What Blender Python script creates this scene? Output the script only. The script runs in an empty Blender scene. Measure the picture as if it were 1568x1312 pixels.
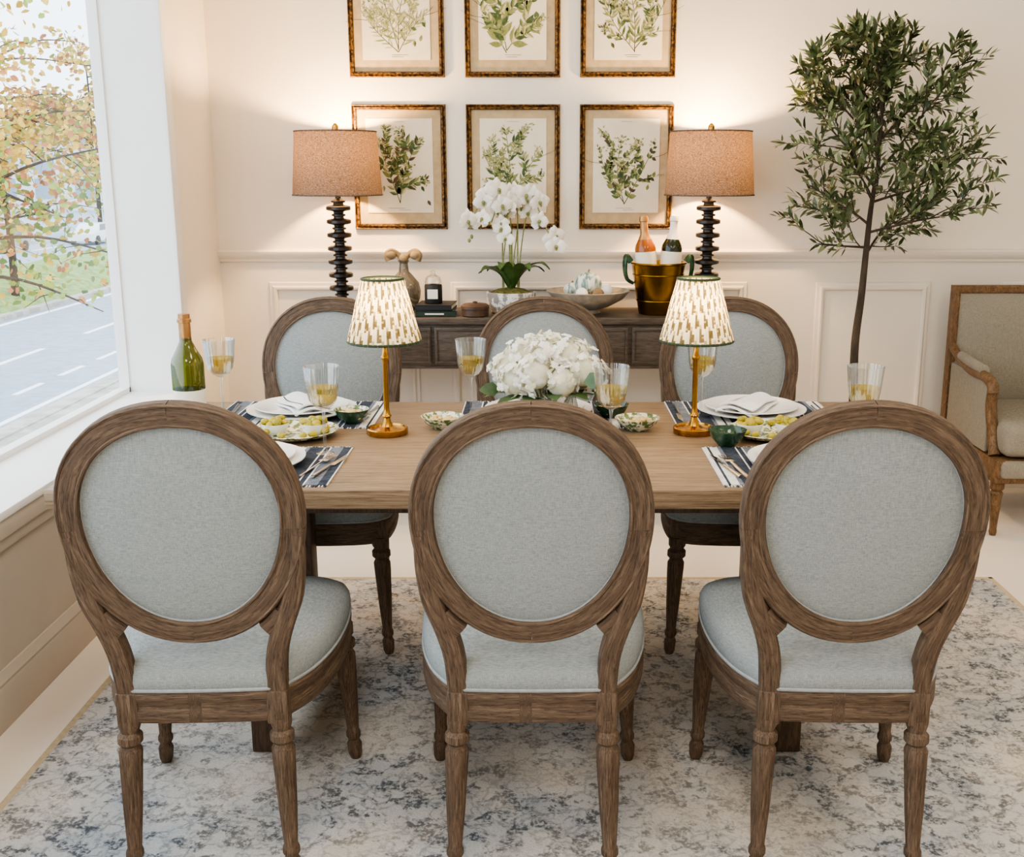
import bpy, bmesh, math, random
from mathutils import Vector, Matrix, Quaternion
pi=math.pi
sc=bpy.context.scene
COL=sc.collection

# ------------------------------------------------------------------ helpers
def lin(c):
    if isinstance(c,str):
        c=c.lstrip('#'); c=[int(c[i:i+2],16)/255 for i in (0,2,4)]
    return tuple((x/12.92 if x<=.04045 else ((x+.055)/1.055)**2.4) for x in c)+(1.0,)

def new_mat(name):
    m=bpy.data.materials.new(name); m.use_nodes=True
    nt=m.node_tree; nt.nodes.clear()
    out=nt.nodes.new('ShaderNodeOutputMaterial')
    return m,nt,out
def N(nt,t,**k):
    n=nt.nodes.new(t)
    for a,b in k.items(): setattr(n,a,b)
    return n
def coords(nt,scale=(1,1,1),attr=None):
    mp=N(nt,'ShaderNodeMapping'); mp.inputs['Scale'].default_value=scale
    if attr:
        at=N(nt,'ShaderNodeAttribute'); at.attribute_name=attr; src=at.outputs['Vector']
    else: src=N(nt,'ShaderNodeTexCoord').outputs['Object']
    nt.links.new(src,mp.inputs['Vector']); return mp.outputs['Vector']
def noise(nt,vec,scale=5,detail=4,rough=.55,dist=0):
    n=N(nt,'ShaderNodeTexNoise'); n.inputs['Scale'].default_value=scale; n.inputs['Detail'].default_value=detail
    n.inputs['Roughness'].default_value=rough; n.inputs['Distortion'].default_value=dist
    nt.links.new(vec,n.inputs['Vector']); return n.outputs['Fac']
def ramp(nt,fac,stops):
    r=N(nt,'ShaderNodeValToRGB'); e=r.color_ramp.elements
    while len(e)<len(stops): e.new(.5)
    for i,(p,c) in enumerate(stops):
        e[i].position=p; e[i].color=c if len(c)==4 else tuple(c)+(1,)
    nt.links.new(fac,r.inputs['Fac']); return r.outputs['Color']
def mixc(nt,fac,a,b,mode='MIX'):
    m=N(nt,'ShaderNodeMix',data_type='RGBA',blend_type=mode)
    for i,v in ((0,fac),(6,a),(7,b)):
        if hasattr(v,'is_linked'): nt.links.new(v,m.inputs[i])
        else: m.inputs[i].default_value=v
    return m.outputs[2]
def bumpn(nt,h,strength=.3,dist=.002):
    b=N(nt,'ShaderNodeBump'); b.inputs['Strength'].default_value=strength; b.inputs['Distance'].default_value=dist
    nt.links.new(h,b.inputs['Height']); return b.outputs['Normal']
def pbr(name,c1,c2=None,scale=6,stretch=(1,1,1),rough=.5,metal=0,bump=0,bdist=.002,detail=4,lo=.35,hi=.65,dist=0,spec=.5):
    m,nt,out=new_mat(name); p=N(nt,'ShaderNodeBsdfPrincipled')
    p.inputs['Roughness'].default_value=rough; p.inputs['Metallic'].default_value=metal
    p.inputs['Specular IOR Level'].default_value=spec
    c2=c2 or c1
    v=coords(nt,stretch); f=noise(nt,v,scale,detail,.6,dist)
    col=ramp(nt,f,[(lo,lin(c1)),(hi,lin(c2))]); nt.links.new(col,p.inputs['Base Color'])
    if bump: nt.links.new(bumpn(nt,f,bump,bdist),p.inputs['Normal'])
    nt.links.new(p.outputs[0],out.inputs[0]); return m
def wood(name,c1,c2,c3,stretch=(18,18,2),rough=.55,bump=.4,scale=3,mul=.75,dkc=(.45,.42,.4,1),attr=None,lo=.38,hi=.54):
    m,nt,out=new_mat(name); p=N(nt,'ShaderNodeBsdfPrincipled'); p.inputs['Roughness'].default_value=rough
    p.inputs['Specular IOR Level'].default_value=.35
    v=coords(nt,stretch,attr); f=noise(nt,v,scale,6,.65,1.2)
    v2=coords(nt,tuple(s*3 for s in stretch),attr); f2=noise(nt,v2,scale,5,.7,.6)
    col=ramp(nt,f,[(.3,lin(c1)),(.5,lin(c2)),(.72,lin(c3))])
    dk=ramp(nt,f2,[(lo,dkc),(hi,(1,1,1,1))])
    col=mixc(nt,mul,col,dk,'MULTIPLY'); nt.links.new(col,p.inputs['Base Color'])
    nt.links.new(bumpn(nt,f2,bump,.0015),p.inputs['Normal'])
    nt.links.new(p.outputs[0],out.inputs[0]); return m
def fabric(name,c1,c2,freq=900,rough=.95,bump=.25):
    m,nt,out=new_mat(name); p=N(nt,'ShaderNodeBsdfPrincipled'); p.inputs['Roughness'].default_value=rough
    p.inputs['Specular IOR Level'].default_value=.1
    f=noise(nt,coords(nt,(1,1,.05)),freq,2,.6,0)
    f2=noise(nt,coords(nt,(.1,.1,1)),freq,2,.6,0)
    a=N(nt,'ShaderNodeMath',operation='ADD'); nt.links.new(f,a.inputs[0]); nt.links.new(f2,a.inputs[1])
    h=N(nt,'ShaderNodeMath',operation='MULTIPLY'); h.inputs[1].default_value=.5; nt.links.new(a.outputs[0],h.inputs[0])
    big=noise(nt,coords(nt),5,2)
    col=ramp(nt,h.outputs[0],[(.36,lin(c1)),(.62,lin(c2))])
    sh=ramp(nt,big,[(.3,(.95,.95,.95,1)),(.7,(1,1,1,1))])
    nt.links.new(mixc(nt,1,col,sh,'MULTIPLY'),p.inputs['Base Color'])
    nt.links.new(bumpn(nt,h.outputs[0],bump,.0006),p.inputs['Normal'])
    nt.links.new(p.outputs[0],out.inputs[0]); return m
def glassy(name,tint=(1,1,1),gloss=.12,edge=.5,rough=.02,dens=0,dcol=None):
    m,nt,out=new_mat(name)
    t=N(nt,'ShaderNodeBsdfTransparent'); t.inputs[0].default_value=tuple(tint)+(1,)
    g=N(nt,'ShaderNodeBsdfGlossy'); g.inputs['Roughness'].default_value=rough
    lw=N(nt,'ShaderNodeLayerWeight'); lw.inputs['Blend'].default_value=.35
    mr=N(nt,'ShaderNodeMapRange'); mr.inputs[3].default_value=gloss*.5; mr.inputs[4].default_value=edge
    nt.links.new(lw.outputs['Facing'],mr.inputs[0])
    mx=N(nt,'ShaderNodeMixShader'); nt.links.new(mr.outputs[0],mx.inputs[0]); nt.links.new(t.outputs[0],mx.inputs[1]); nt.links.new(g.outputs[0],mx.inputs[2])
    last=mx.outputs[0]
    if dens:
        d=N(nt,'ShaderNodeBsdfDiffuse'); d.inputs[0].default_value=lin(dcol)
        m2=N(nt,'ShaderNodeMixShader'); m2.inputs[0].default_value=dens
        nt.links.new(last,m2.inputs[1]); nt.links.new(d.outputs[0],m2.inputs[2]); last=m2.outputs[0]
    nt.links.new(last,out.inputs[0]); return m
def translucent(name,c1,c2,scale,stretch,trans=.5,lo=.4,hi=.6,bump=.3,detail=4,tcol=None):
    m,nt,out=new_mat(name)
    v=coords(nt,stretch); f=noise(nt,v,scale,detail,.65,.3)
    col=ramp(nt,f,[(lo,lin(c1)),(hi,lin(c2))])
    d=N(nt,'ShaderNodeBsdfDiffuse'); t=N(nt,'ShaderNodeBsdfTranslucent')
    nt.links.new(col,d.inputs[0])
    if tcol: nt.links.new(mixc(nt,1,col,lin(tcol),'MULTIPLY'),t.inputs[0])
    else: nt.links.new(col,t.inputs[0])
    if bump: nb=bumpn(nt,f,bump,.001); nt.links.new(nb,d.inputs['Normal'])
    mx=N(nt,'ShaderNodeMixShader'); mx.inputs[0].default_value=trans
    nt.links.new(d.outputs[0],mx.inputs[1]); nt.links.new(t.outputs[0],mx.inputs[2]); nt.links.new(mx.outputs[0],out.inputs[0]); return m

def cat(pts,n=6,closed=False):
    P=[Vector(p) for p in pts]; L=len(P); out=[]
    rng=L if closed else L-1
    for i in range(rng):
        if closed: a,b,c,d=P[(i-1)%L],P[i],P[(i+1)%L],P[(i+2)%L]
        else: a=P[max(i-1,0)];b=P[i];c=P[i+1];d=P[min(i+2,L-1)]
        for j in range(n):
            t=j/n
            out.append(.5*((2*b)+(c-a)*t+(2*a-5*b+4*c-d)*t*t+(3*b-a-3*c+d)*t**3))
    if not closed: out.append(P[-1].copy())
    return out

class MB:
    def __init__(s,mats): s.v=[];s.f=[];s.m=[];s.g=[];s.useg=False;s.mats=mats;s.M=Matrix.Identity(4)
    def add(s,vs,fs,mat=0,g=None):
        o=len(s.v); M=s.M
        s.v.extend([M@Vector(v) for v in vs]); s.f.extend([tuple(i+o for i in f) for f in fs])
        s.m.extend(mat if isinstance(mat,list) else [mat]*len(fs))
        s.g.extend(g if g else [tuple(v) for v in s.v[o:]])
    def box(s,c,sz,mat=0,bev=0,seg=2):
        x,y,z=[k/2 for k in sz]; c=Vector(c)
        if not bev:
            vs=[c+Vector((i*x,j*y,k*z)) for i in(-1,1) for j in(-1,1) for k in(-1,1)]
            s.add(vs,[(0,1,3,2),(4,6,7,5),(0,4,5,1),(2,3,7,6),(0,2,6,4),(1,5,7,3)],mat); return
        bm=bmesh.new(); bmesh.ops.create_cube(bm,size=1)
        for v in bm.verts: v.co=Vector((v.co.x*sz[0],v.co.y*sz[1],v.co.z*sz[2]))
        bmesh.ops.bevel(bm,geom=bm.edges[:],offset=bev,segments=seg,affect='EDGES',profile=.5)
        bm.verts.index_update()
        s.add([v.co+c for v in bm.verts],[[v.index for v in f.verts] for f in bm.faces],mat); bm.free()
    def lathe(s,prof,seg=24,mat=0,c=(0,0,0),rad=None,cap=True,mfn=None):
        c=Vector(c); vs=[];fs=[];ms=[]
        for r,z in prof:
            for i in range(seg):
                a=2*pi*i/seg; rr=r*(rad(a,z) if rad else 1)
                vs.append(c+Vector((rr*math.cos(a),rr*math.sin(a),z)))
        for k in range(len(prof)-1):
            for i in range(seg):
                j=(i+1)%seg; fs.append((k*seg+i,k*seg+j,(k+1)*seg+j,(k+1)*seg+i))
                if mfn: ms.append(mfn(i,k))
        if cap:
            if prof[0][0]>1e-4: fs.append(tuple(range(seg))[::-1])
            if prof[-1][0]>1e-4: fs.append(tuple((len(prof)-1)*seg+i for i in range(seg)))
        s.add(vs,fs,ms if mfn else mat)
    def tube(s,path,r,seg=8,mat=0,closed=False,cap=True,flat=1):
        P=[Vector(p) for p in path]; n=len(P)
        R=r if isinstance(r,(list,tuple)) else [r]*n
        if len(R)!=n: R=[R[0]+(R[-1]-R[0])*i/(n-1) for i in range(n)]
        T=[]
        for i in range(n):
            a=P[(i-1)%n] if closed or i>0 else P[0]; b=P[(i+1)%n] if closed or i<n-1 else P[-1]
            t=b-a; T.append(t.normalized() if t.length>1e-9 else Vector((0,0,1)))
        u=T[0].orthogonal().normalized(); vs=[];g=[];sl=0
        for i in range(n):
            if i>0:
                q=T[i-1].rotation_difference(T[i]); u=q@u; sl+=(P[i]-P[i-1]).length
            w=T[i].cross(u).normalized()
            for k in range(seg):
                a=2*pi*k/seg; vs.append(P[i]+(u*math.cos(a)+w*math.sin(a)*flat)*R[i]); g.append((R[i]*math.cos(a)+P[0].x,R[i]*math.sin(a),sl))
        fs=[]
        for i in range(n if closed else n-1):
            j=(i+1)%n
            for k in range(seg):
                l=(k+1)%seg; fs.append((i*seg+k,i*seg+l,j*seg+l,j*seg+k))
        if cap and not closed: fs.append(tuple(range(seg))[::-1]); fs.append(tuple((n-1)*seg+k for k in range(seg)))
        s.add(vs,fs,mat,g)
    def sweep(s,path,nrm,prof,W,D,mat=0,closed=False):
        P=[Vector(p) for p in path]; n=len(P); nrm=Vector(nrm).normalized(); m=len(prof); vs=[];g=[];sl=0
        W=W if isinstance(W,(list,tuple)) else [W]*n
        for i in range(n):
            a=P[(i-1)%n] if closed or i>0 else P[0]; b=P[(i+1)%n] if closed or i<n-1 else P[-1]
            t=(b-a).normalized(); sd=t.cross(nrm).normalized()
            if i: sl+=(P[i]-P[i-1]).length
            for p,q in prof: vs.append(P[i]+sd*p*W[i]+nrm*q*D); g.append((p*W[i]+P[0].x,q*D,sl))
        fs=[]
        for i in range(n if closed else n-1):
            j=(i+1)%n
            for k in range(m): fs.append((i*m+k,i*m+(k+1)%m,j*m+(k+1)%m,j*m+k))
        if not closed: fs.append(tuple(range(m))); fs.append(tuple((n-1)*m+k for k in range(m))[::-1])
        s.add(vs,fs,mat,g)
    def grid(s,fn,nu,nv,mat=0,cu=False,cv=False):
        vs=[fn(i/(nu if cu else nu-1),j/(nv if cv else nv-1)) for i in range(nu) for j in range(nv)]; fs=[]
        for i in range(nu if cu else nu-1):
            for j in range(nv if cv else nv-1):
                a,b=(i+1)%nu,(j+1)%nv; fs.append((i*nv+j,a*nv+j,a*nv+b,i*nv+b))
        s.add(vs,fs,mat)
    def ball(s,c,r,mat=0,seg=14,rings=9):
        c=Vector(c); r=r if isinstance(r,(tuple,list)) else (r,r,r)
        s.grid(lambda u,v:c+Vector((r[0]*math.cos(2*pi*u)*math.sin(pi*v),r[1]*math.sin(2*pi*u)*math.sin(pi*v),r[2]*math.cos(pi*v))),seg,rings,mat,cu=True)
    def rings(s,outline,lv,mat=0,c=(0,0)):
        n=len(outline); vs=[];fs=[];g=[]
        for sc_,z in lv:
            sl=0
            for i,p in enumerate(outline):
                vs.append((c[0]+(p[0]-c[0])*sc_,c[1]+(p[1]-c[1])*sc_,z))
                if i: sl+=math.hypot(p[0]-outline[i-1][0],p[1]-outline[i-1][1])
                g.append((sc_*.3,z,sl))
        for k in range(len(lv)-1):
            for i in range(n):
                j=(i+1)%n; fs.append((k*n+i,k*n+j,(k+1)*n+j,(k+1)*n+i))
        fs.append(tuple(range(n))[::-1]); fs.append(tuple((len(lv)-1)*n+i for i in range(n)))
        s.add(vs,fs,mat,g)
    def rframe(s,cx,cz,hw,hh,prof,mat=0):
        m=len(prof); vs=[];fs=[]
        for sx,sz in ((-1,-1),(1,-1),(1,1),(-1,1)):
            for o,y in prof: vs.append((cx+sx*(hw+o),y,cz+sz*(hh+o)))
        for i in range(4):
            j=(i+1)%4
            for k in range(m): fs.append((i*m+k,i*m+(k+1)%m,j*m+(k+1)%m,j*m+k))
        s.add(vs,fs,mat)
    def leaf(s,p,d,up,L,W,mat=0,bend=.15):
        p=Vector(p); d=Vector(d).normalized(); sd=d.cross(Vector(up))
        if sd.length<1e-3: sd=d.orthogonal()
        sd.normalize(); nn=sd.cross(d)
        vs=[p,p+d*L*.35+sd*W*.5+nn*L*bend*.3,p+d*L*.35-sd*W*.5+nn*L*bend*.3,p+d*L*.72+sd*W*.38+nn*L*bend*.2,p+d*L*.72-sd*W*.38+nn*L*bend*.2,p+d*L-nn*L*bend*.2]
        s.add(vs,[(0,1,2),(1,3,4,2),(3,5,4)],mat)
    def petal(s,p,d,up,L,mat=0,cup=.15):
        p=Vector(p); d=Vector(d).normalized(); sd=d.cross(Vector(up))
        if sd.length<1e-3: sd=d.orthogonal()
        sd.normalize(); nn=-(sd.cross(d)); W=L*1.02
        vs=[p,p+d*L*.4+sd*W*.46+nn*L*cup*.6,p+d*L*.5+nn*L*cup*.1,p+d*L*.4-sd*W*.46+nn*L*cup*.6,p+d*L*.85+sd*W*.4+nn*L*cup,p+d*L*1.02+nn*L*cup*.6,p+d*L*.85-sd*W*.4+nn*L*cup]
        s.add(vs,[(0,1,2),(0,2,3),(1,4,5,2),(2,5,6,3)],mat)
    def obj(s,name,loc=(0,0,0),rot=(0,0,0),sharp=38,recalc=True,parent=None):
        me=bpy.data.meshes.new(name); me.from_pydata([tuple(v) for v in s.v],[],s.f)
        for m in s.mats: me.materials.append(m)
        me.polygons.foreach_set('material_index',s.m); me.polygons.foreach_set('use_smooth',[True]*len(s.f)); me.update()
        if s.useg:
            at=me.attributes.new('grain','FLOAT_VECTOR','POINT'); at.data.foreach_set('vector',[c for g in s.g for c in g])
        if recalc:
            bm=bmesh.new(); bm.from_mesh(me); bmesh.ops.recalc_face_normals(bm,faces=bm.faces[:]); bm.to_mesh(me); bm.free()
        try: me.set_sharp_from_angle(angle=math.radians(sharp))
        except Exception: pass
        return place(me,name,loc,rot,parent)
def place(me,name,loc=(0,0,0),rot=(0,0,0),parent=None):
    o=bpy.data.objects.new(name,me); o.location=loc; o.rotation_euler=rot; COL.objects.link(o)
    if parent: o.parent=parent
    return o
def T(x,y,z,rz=0,sc_=1): return Matrix.Translation((x,y,z))@Matrix.Rotation(rz,4,'Z')@Matrix.Scale(sc_,4)
def light(name,typ,loc,energy,color=(1,1,1),size=.1,rot=(0,0,0),sy=None,parent=None):
    l=bpy.data.lights.new(name,typ); l.energy=energy; l.color=color
    if typ=='AREA':
        l.size=size
        if sy: l.shape='RECTANGLE'; l.size_y=sy
    else: l.shadow_soft_size=size
    return place(l,name,loc,rot,parent)

# ------------------------------------------------------------------ materials
M_wall=pbr('wall_paint','#eae0d1','#ede4d6',3,rough=.85,bump=.05)
M_wains=pbr('wainscot_paint','#e2d8ca','#e5dccf',3,rough=.6)
M_greige=pbr('greige_paint','#bdb2a4','#c3b8aa',3,rough=.6)
M_white=pbr('white_frame_paint','#e9e9e8','#eeeeed',3,rough=.5)
M_floor=pbr('cream_floor','#e6ded2','#ebe4da',1.2,rough=.3,spec=.4)
M_ceil=pbr('ceiling_paint','#f4f1ec',rough=.9)
M_chairwood=wood('weathered_oak','#4a3a2e','#614f3f','#7c6854',(40,40,3.4),.62,.9,3,.85,(.36,.32,.29,1),'grain',.38,.53)
M_tablewood=wood('oak_table','#75624d','#8b765e','#a18a70',(1.1,26,26),.42,.3,3,.85,(.5,.45,.4,1))
M_tabledark=wood('oak_table_base','#42342a','#524235','#63503f',(14,14,2),.5,.3,4)
M_side=wood('sideboard_wood','#443b33','#544a41','#62574d',(2,20,20),.45,.3,3)
M_fab=fabric('seat_linen','#7b8080','#9da1a0')
M_pipe=pbr('piping','#8d9191','#9b9f9e',60,rough=.9)
M_armfab=fabric('armchair_linen','#7f796c','#a0998b')
M_armwood=wood('armchair_wood','#59442e','#73583c','#8a6e50',(14,14,5),.5,.3,4)
M_black=pbr('black_lacquer','#171210','#241c19',8,rough=.3)
M_brass=pbr('brass','#a87a34','#bb8c42',20,rough=.2,metal=1)
M_gilt=pbr('gilt_bronze','#2e1d0f','#8d6531',90,rough=.4,metal=.5,bump=.8,lo=.44,hi=.60)
M_matb=pbr('mat_board','#b39d78','#bfa885',30,rough=.9)
M_paper=pbr('old_paper','#ddd2ba','#e4dac5',8,rough=.9)
M_ink1=pbr('ink_green','#34452a','#596b40',60,rough=.9)
M_ink2=pbr('ink_olive','#6f7745','#8f9160',60,rough=.9)
M_ink3=pbr('ink_pale','#b0a67c','#c8be94',60,rough=.9)
M_ink4=pbr('ink_brown','#43382a','#5f5240',60,rough=.9)
M_shade=translucent('taupe_linen_shade','#50463f','#887b70',1,(160,160,520),.13,.38,.64,.6,3,tcol='#ecd0b0')
M_ikat=translucent('ikat_cream','#efe6cf','#fbf5e6',20,(1,1,1),.55,.4,.6,0)
M_ikat2=translucent('ikat_olive','#6f6547','#8d8160',60,(1,1,1),.4,.4,.6,0)
M_ikat3=translucent('ikat_sand','#b5a67e','#cdbf9a',60,(1,1,1),.5,.4,.6,0)
M_green=pbr('green_trim','#26391f',rough=.7)
M_bulb,nt,out=new_mat('bulb_glow'); e=N(nt,'ShaderNodeEmission'); e.inputs[0].default_value=(1,.72,.42,1); e.inputs[1].default_value=8; nt.links.new(e.outputs[0],out.inputs[0])
M_porc=pbr('white_porcelain','#f1efea',rough=.15)
M_greenc=pbr('green_glaze','#1c3624','#35533a',40,rough=.12)
M_patt=pbr('patterned_glaze','#5f7546','#e3dfca',65,rough=.2,lo=.46,hi=.52)
M_olive=pbr('olive_food','#8a8526','#c2ab35',30,rough=.3)
M_nut=pbr('nuts_food','#c8ae74','#ddc894',60,rough=.6)
M_glass=glassy('clear_glass',(.97,.98,.975),.18,.85)
M_wine=glassy('white_wine',(.93,.82,.36),.1,.25,dens=.30,dcol='#d9c25a')
M_bottle=glassy('green_bottle_glass',(.60,.64,.10),.18,.7,dens=.45,dcol='#36420a')
M_dkbottle=pbr('dark_bottle_glass','#1d2414',rough=.08)
M_label=pbr('paper_label','#e9e4d4',rough=.8)
M_foil=pbr('foil','#a87a4a','#bd8f60',30,rough=.3,metal=.7)
M_foilw=pbr('foil_white','#efe9dc','#fff8ea',30,rough=.3)
M_rose=pbr('amber_bottle_glass','#96521f',rough=.08)
M_silver=pbr('stainless','#c9c9c9',rough=.18,metal=1)
M_matdk=fabric('mat_slate','#2b3038','#484e58',500)
M_matwh=fabric('mat_white','#c8c5be','#e4e1da',500)
M_matgr=fabric('mat_grey','#5d626c','#82868e',500)
M_nap=fabric('napkin_linen','#dedede','#f2f2f0',300)
M_petal=translucent('white_petal','#f1eee4','#fbf9f2',30,(1,1,1),.22,bump=0)
M_petal2=translucent('cream_petal','#e6e3c6','#f0eedb',30,(1,1,1),.22,bump=0)
M_leafg=pbr('leaf_green','#2b4520','#486432',20,rough=.4)
M_olv1=pbr('olive_leaf_dark','#2f3c21','#4b5b33',20,rough=.35)
M_olv2=pbr('olive_leaf_light','#626f4a','#818d64',20,rough=.45)
M_bark=pbr('bark','#2d261f','#4a3f34',25,(1,1,.3),rough=.9,bump=.6)
M_moss=pbr('moss','#4c4a25','#7d7a3c',60,rough=1,bump=1,bdist=.01)
M_pot=pbr('marbled_pot','#8f8b86','#e6e2da',30,rough=.5,lo=.46,hi=.53)
M_darkwood=pbr('dark_wood','#3c2a1e','#56402f',12,(1,1,4),rough=.5)
M_smoke=glassy('smoked_glass',(.62,.58,.5),.25,.6,dens=.6,dcol='#6f6759')
M_ribbon=pbr('dried_pod','#7d6849','#99825f',20,rough=.8)
M_bookg=pbr('book_green','#1b2c23',rough=.6)
M_bookb=pbr('book_black','#161618',rough=.6)
M_stone=pbr('stone_bowl','#887e71','#a69d8e',25,rough=.7,bump=.2)
M_gourd=pbr('striped_gourd','#6f8f86','#eceadd',1,(40,40,6),rough=.5,lo=.45,hi=.55)
M_bucket=pbr('gold_bucket','#7a5c1c','#98752a',6,rough=.25,metal=1)

# ------------------------------------------------------------------ room
WX=-1.45; BY=5.0; CZ=2.95; RX=3.6; GX=-1.69
def simple(name,boxes,mat,bev=0):
    mb=MB([mat]); 
    for c,sz in boxes: mb.box(c,sz,0,bev)
    return mb.obj(name)
def bb(x0,x1,y0,y1,z0,z1): return (((x0+x1)/2,(y0+y1)/2,(z0+z1)/2),(x1-x0,y1-y0,z1-z0))
FY=-2.0
simple('floor',[bb(GX-.04,RX+.15,FY-.15,BY+.15,-.12,0)],M_floor)
simple('ceiling',[bb(GX-.04,RX+.15,FY-.15,BY+.15,CZ,CZ+.1)],M_ceil)
mb=MB([M_wall,M_wains]); mb.box(*bb(WX-.24,RX+.15,BY,BY+.15,1.08,CZ),0); mb.box(*bb(WX-.24,RX+.15,BY,BY+.15,0,1.08),1); mb.obj('wall_back')
simple('wall_right',[bb(RX,RX+.15,FY,BY,0,CZ)],M_wall)
simple('wall_front',[bb(GX-.03,RX+.15,FY-.15,FY,0,CZ)],M_wall)
mb=MB([M_wall,M_greige])
mb.box(*bb(GX-.03,WX,FY,4.4,0,.56),1); mb.box(*bb(GX-.03,WX,4.4,BY,0,CZ),0)
mb.box(*bb(GX-.03,WX,FY,4.4,2.8,CZ),0); mb.box(*bb(GX-.03,WX,FY,-.8,.56,2.8),0); mb.obj('wall_left')
mb=MB([M_white]); mb.box(*bb(GX,WX+.03,-.8,4.4,.555,.58),0,.006); mb.obj('trim_window_sill')
mb=MB([M_greige])
mb.box(*bb(WX,WX+.022,FY,4.42,.50,.555),0,.006); mb.box(*bb(WX,WX+.012,FY,4.42,.465,.50),0,.004); mb.obj('trim_under_sill')
def baseboard(name,M,L,mat,h=.15):
    mb=MB([mat]); mb.M=M
    pr=[(0,0),(.02,0),(.02,h*.72),(.016,h*.78),(.018,h*.84),(.010,h*.93),(.006,h),(0,h)]
    vs=[(x,-d,z) for x in(0,L) for d,z in pr]; n=len(pr)
    mb.add(vs,[(k,(k+1)%n,n+(k+1)%n,n+k) for k in range(n)]+[tuple(range(n)),tuple(range(n,2*n))[::-1]],0); mb.obj(name,sharp=25)
baseboard('baseboard_left',Matrix.Translation((WX,FY,0))@Matrix.Rotation(pi/2,4,'Z'),BY-FY,M_greige)
baseboard('baseboard_back',Matrix.Translation((WX,BY,0)),RX-WX,M_wains)
baseboard('baseboard_right',Matrix.Translation((RX,BY,0))@Matrix.Rotation(-pi/2,4,'Z'),BY-FY,M_wains)
mb=MB([M_wains]); pr=[(0,1.055),(.010,1.055),(.012,1.066),(.022,1.076),(.030,1.088),(.032,1.10),(.022,1.108),(0,1.11)]
n=len(pr); mb.add([(x,BY-d,z) for x in(WX,RX) for d,z in pr],[(k,(k+1)%n,n+(k+1)%n,n+k) for k in range(n)],0); mb.obj('trim_chair_rail',sharp=25)
mb=MB([M_wains]); prf=[(0,BY),(.0,BY-.008),(.006,BY-.016),(.014,BY-.018),(.022,BY-.010),(.034,BY-.008),(.038,BY)]
for x0,x1 in((-1.235,-.56),(-.414,.93),(1.24,1.76),(2.08,2.7),(2.95,3.45)):
    mb.rframe((x0+x1)/2,.58,(x1-x0)/2-.038,.345,prf)
mb.obj('trim_wall_panels',sharp=25)
mb=MB([M_white,glassy('window_glass',(.98,.99,.99),.02,.18)])
mb.box(*bb(GX-.02,GX+.02,4.375,4.4,.58,2.8),0); mb.box(*bb(GX-.02,GX+.02,-.8,-.76,.58,2.8),0)
mb.box(*bb(GX-.02,GX+.02,-.8,4.4,.575,.60),0); mb.box(*bb(GX-.02,GX+.02,-.8,4.4,2.76,2.8),0)
mb.add([(GX,-.78,.59),(GX,4.38,.59),(GX,4.38,2.78),(GX,-.78,2.78)],[(0,1,2,3)],1); mb.obj('window_1')
mb=MB([M_white]); mb.box(*bb(GX+.02,WX+.002,4.385,4.402,.58,2.8),0); mb.box(*bb(WX,WX+.012,4.385,4.46,.58,2.85),0,.004); mb.obj('trim_window_reveal')

# rug
m,nt,out=new_mat('distressed_rug'); p=N(nt,'ShaderNodeBsdfPrincipled'); p.inputs['Roughness'].default_value=1; p.inputs['Specular IOR Level'].default_value=.1
v=coords(nt); f1=noise(nt,v,21,5,.64,.35); fb=noise(nt,v,75,4,.7,.1); f2=noise(nt,v,1.7,5,.62,.2); f3=noise(nt,v,160,3,.7)
vo=N(nt,'ShaderNodeTexVoronoi',feature='DISTANCE_TO_EDGE'); vo.inputs['Scale'].default_value=17; vo.inputs['Randomness'].default_value=1
dv=N(nt,'ShaderNodeVectorMath',operation='ADD'); nz=N(nt,'ShaderNodeTexNoise'); nz.inputs['Scale'].default_value=14; nt.links.new(v,nz.inputs['Vector'])
sv=N(nt,'ShaderNodeVectorMath',operation='SCALE'); sv.inputs['Scale'].default_value=.14; nt.links.new(nz.outputs['Color'],sv.inputs[0]); nt.links.new(v,dv.inputs[0]); nt.links.new(sv.outputs[0],dv.inputs[1]); nt.links.new(dv.outputs[0],vo.inputs['Vector'])
ve=ramp(nt,vo.outputs['Distance'],[(.04,(1,1,1,1)),(.12,(0,0,0,1))])
s1=ramp(nt,f1,[(.505,(0,0,0,1)),(.56,(1,1,1,1))])
mm=mixc(nt,.5,s1,ve,'LIGHTEN')
brk=ramp(nt,fb,[(.41,(.0,.0,.0,1)),(.54,(1,1,1,1))])
mm=mixc(nt,.85,mm,brk,'MULTIPLY')
s2=ramp(nt,f2,[(.36,(.5,.5,.5,1)),(.58,(1,1,1,1))])
msk=mixc(nt,1,mm,s2,'MULTIPLY')
base=ramp(nt,f2,[(.40,lin('#d9d0c3')),(.50,lin('#cecac4')),(.64,lin('#b0b4b7'))])
dark=ramp(nt,f2,[(.4,lin('#7c746a')),(.60,lin('#565d65'))])
col=mixc(nt,msk,base,dark); col=mixc(nt,.5,col,ramp(nt,f3,[(.3,(.62,.62,.62,1)),(.6,(1,1,1,1))]),'MULTIPLY')
nt.links.new(col,p.inputs['Base Color']); nt.links.new(bumpn(nt,f3,.6,.004),p.inputs['Normal']); nt.links.new(p.outputs[0],out.inputs[0]); M_rug=m
M_rugedge=pbr('rug_binding','#b0a084','#c0b094',60,rough=1)
mb=MB([M_rug,M_rugedge]); mb.box(*bb(-1.255,1.625,.3,3.765,0.001,.012),0,.003); 
for b in (bb(-1.27,-1.25,.3,3.78,.001,.013),bb(1.62,1.64,.3,3.78,.001,.013),bb(-1.27,1.64,3.76,3.78,.001,.013)): mb.box(*b,1,.003)
mb.obj('area_rug')

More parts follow.
